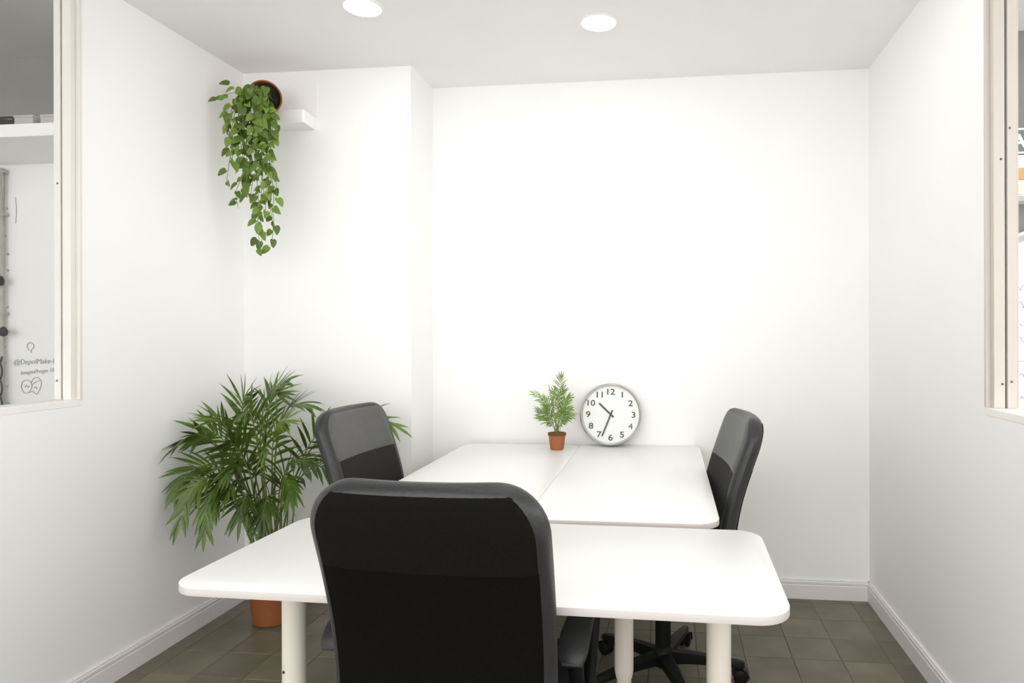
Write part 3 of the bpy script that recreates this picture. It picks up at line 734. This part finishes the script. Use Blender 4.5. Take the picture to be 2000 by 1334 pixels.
lp = tag(MB().tube([Vector(p) for p in cat([(-4.00, 3.52, 2.345), (-3.975, 3.52, 2.33), (-3.945, 3.52, 2.25), (-3.955, 3.52, 2.20), (-4.00, 3.52, 2.21)], 6)], .0028, 6).build('loose_wire', 'pipe_grey', None, True), 'thin loose wire looping out from the top of the pipe', 'wire')
# wall writing: flat pen marks on the wall
doodle = thing('wall_doodle', 'handwritten names and heart drawn in pen on the white wall', 'drawing', (-3.83, 3.599, 1.10))
text_obj('@DepolMake-Bio', 'lettering', 'pencil', doodle, 0.044, Matrix.Translation((0.025, -0.0006, 0.055)) @ Matrix.Rotation(R(-2), 4, 'Y') @ upright, 0.0003, 0.15)
text_obj('ImagenPhogas 50', 'lettering', 'pencil', doodle, 0.033, Matrix.Translation((0.025, -0.0006, -0.005)) @ Matrix.Rotation(R(-5), 4, 'Y') @ upright, 0.0003, 0.15)
def loop(pts, name): return MB().tube([Vector(p) for p in cat([(x, -.0008, z) for x, z in pts], 6)], .0018, 5).build(name, 'pencil', doodle, True)
loop([(-.085, -.10), (-.075, -.065), (-.045, -.055), (-.02, -.07), (-.015, -.10), (-.035, -.13), (-.065, -.132), (-.085, -.10)], 'heart_outline')
loop([(-.02, -.075), (.0, -.045), (.03, -.04), (.05, -.065), (.045, -.10), (.02, -.14), (-.005, -.125), (-.03, -.13)], 'heart_outline')
loop([(-.015, -.085), (.015, -.065), (.045, -.055)], 'pen_stroke'); loop([(-.06, -.10), (-.05, -.085), (-.04, -.10), (-.03, -.09)], 'pen_stroke'); loop([(.0, -.105), (.012, -.095), (.022, -.11)], 'pen_stroke')
loop([(-.03, .125), (-.045, .15), (-.03, .172), (-.005, .165), (.0, .145), (-.018, .125), (-.014, .112)], 'pen_stroke')
loop([(-.12, .90), (-.115, .98), (-.122, 1.06)], 'pen_stroke')

# ================================================================ things seen through the right window
sg = thing('wall_sign', 'dark green sign with a white letter A on the far wall', 'sign', (2.245, 4.50, 2.55))
MB().box((-0.075, 0, -0.085), (0.075, 0.02, 0.085)).build('board', 'sign_green', sg, bevel=.003)
text_obj('A', 'letter', 'sign_white', sg, 0.115, Matrix.Translation((-0.004, -0.0012, 0.0)) @ upright, 0.001, bold=0.004)
for z in (-.076, .076): MB().box((-0.075, -0.002, z - .006), (0.075, 0.0, z + .006)).build('border', 'sign_white', sg)
MB().box((-0.07, 0.02, -0.05), (0.07, 0.099, 0.05)).build('bracket', 'sign_green', sg)
cab = thing('wall_cabinet', 'pale wall cabinet with an orange wood band under the green sign', 'cabinet', (2.35, 4.5995, 2.16))
MB().box((-0.60, -0.10, 0.0), (0.60, 0, 0.30)).build('body', 'sign_white', cab, bevel=.004)
MB().box((-0.60, -0.112, 0.14), (0.60, -0.10, 0.215)).build('wood_band', 'orange_wood', cab, bevel=.002)
MB().box((-0.60, -0.108, 0.045), (0.60, -0.10, 0.135)).build('cream_band', 'cream_panel', cab, bevel=.002)
MB().box((-0.60, -0.112, 0.0), (0.60, -0.10, 0.035)).build('rail', 'pipe_grey', cab, bevel=.002)
bd = thing('flip_board', 'tall pale board with bluish pen marks below the wall cabinet', 'whiteboard', (2.35, 4.5995, 0.80))
MB().add([(-.55, -.09, 0), (.55, -.09, 0), (.55, 0, 0), (-.55, 0, 0), (-.55, -.09, .98), (.55, -.09, 1.42), (.55, 0, 1.42), (-.55, 0, .98)],
         [(0, 3, 2, 1), (4, 5, 6, 7), (0, 1, 5, 4), (1, 2, 6, 5), (2, 3, 7, 6), (3, 0, 4, 7)]).build('panel', 'whiteboard', bd, bevel=.004)
MB().add([(-.55, -.098, .92), (.55, -.098, 1.36), (.55, -.091, 1.36), (-.55, -.091, .92), (-.55, -.098, .96), (.55, -.098, 1.40), (.55, -.091, 1.40), (-.55, -.091, .96)],
         [(0, 3, 2, 1), (4, 5, 6, 7), (0, 1, 5, 4), (1, 2, 6, 5), (2, 3, 7, 6), (3, 0, 4, 7)]).build('top_rail', 'pipe_grey', bd)
for i in range(7): scribble(bd, 'scribble', 'blue_ink', -.10, .12 + i * .115, .30, .05, -.0915, 500 + i)
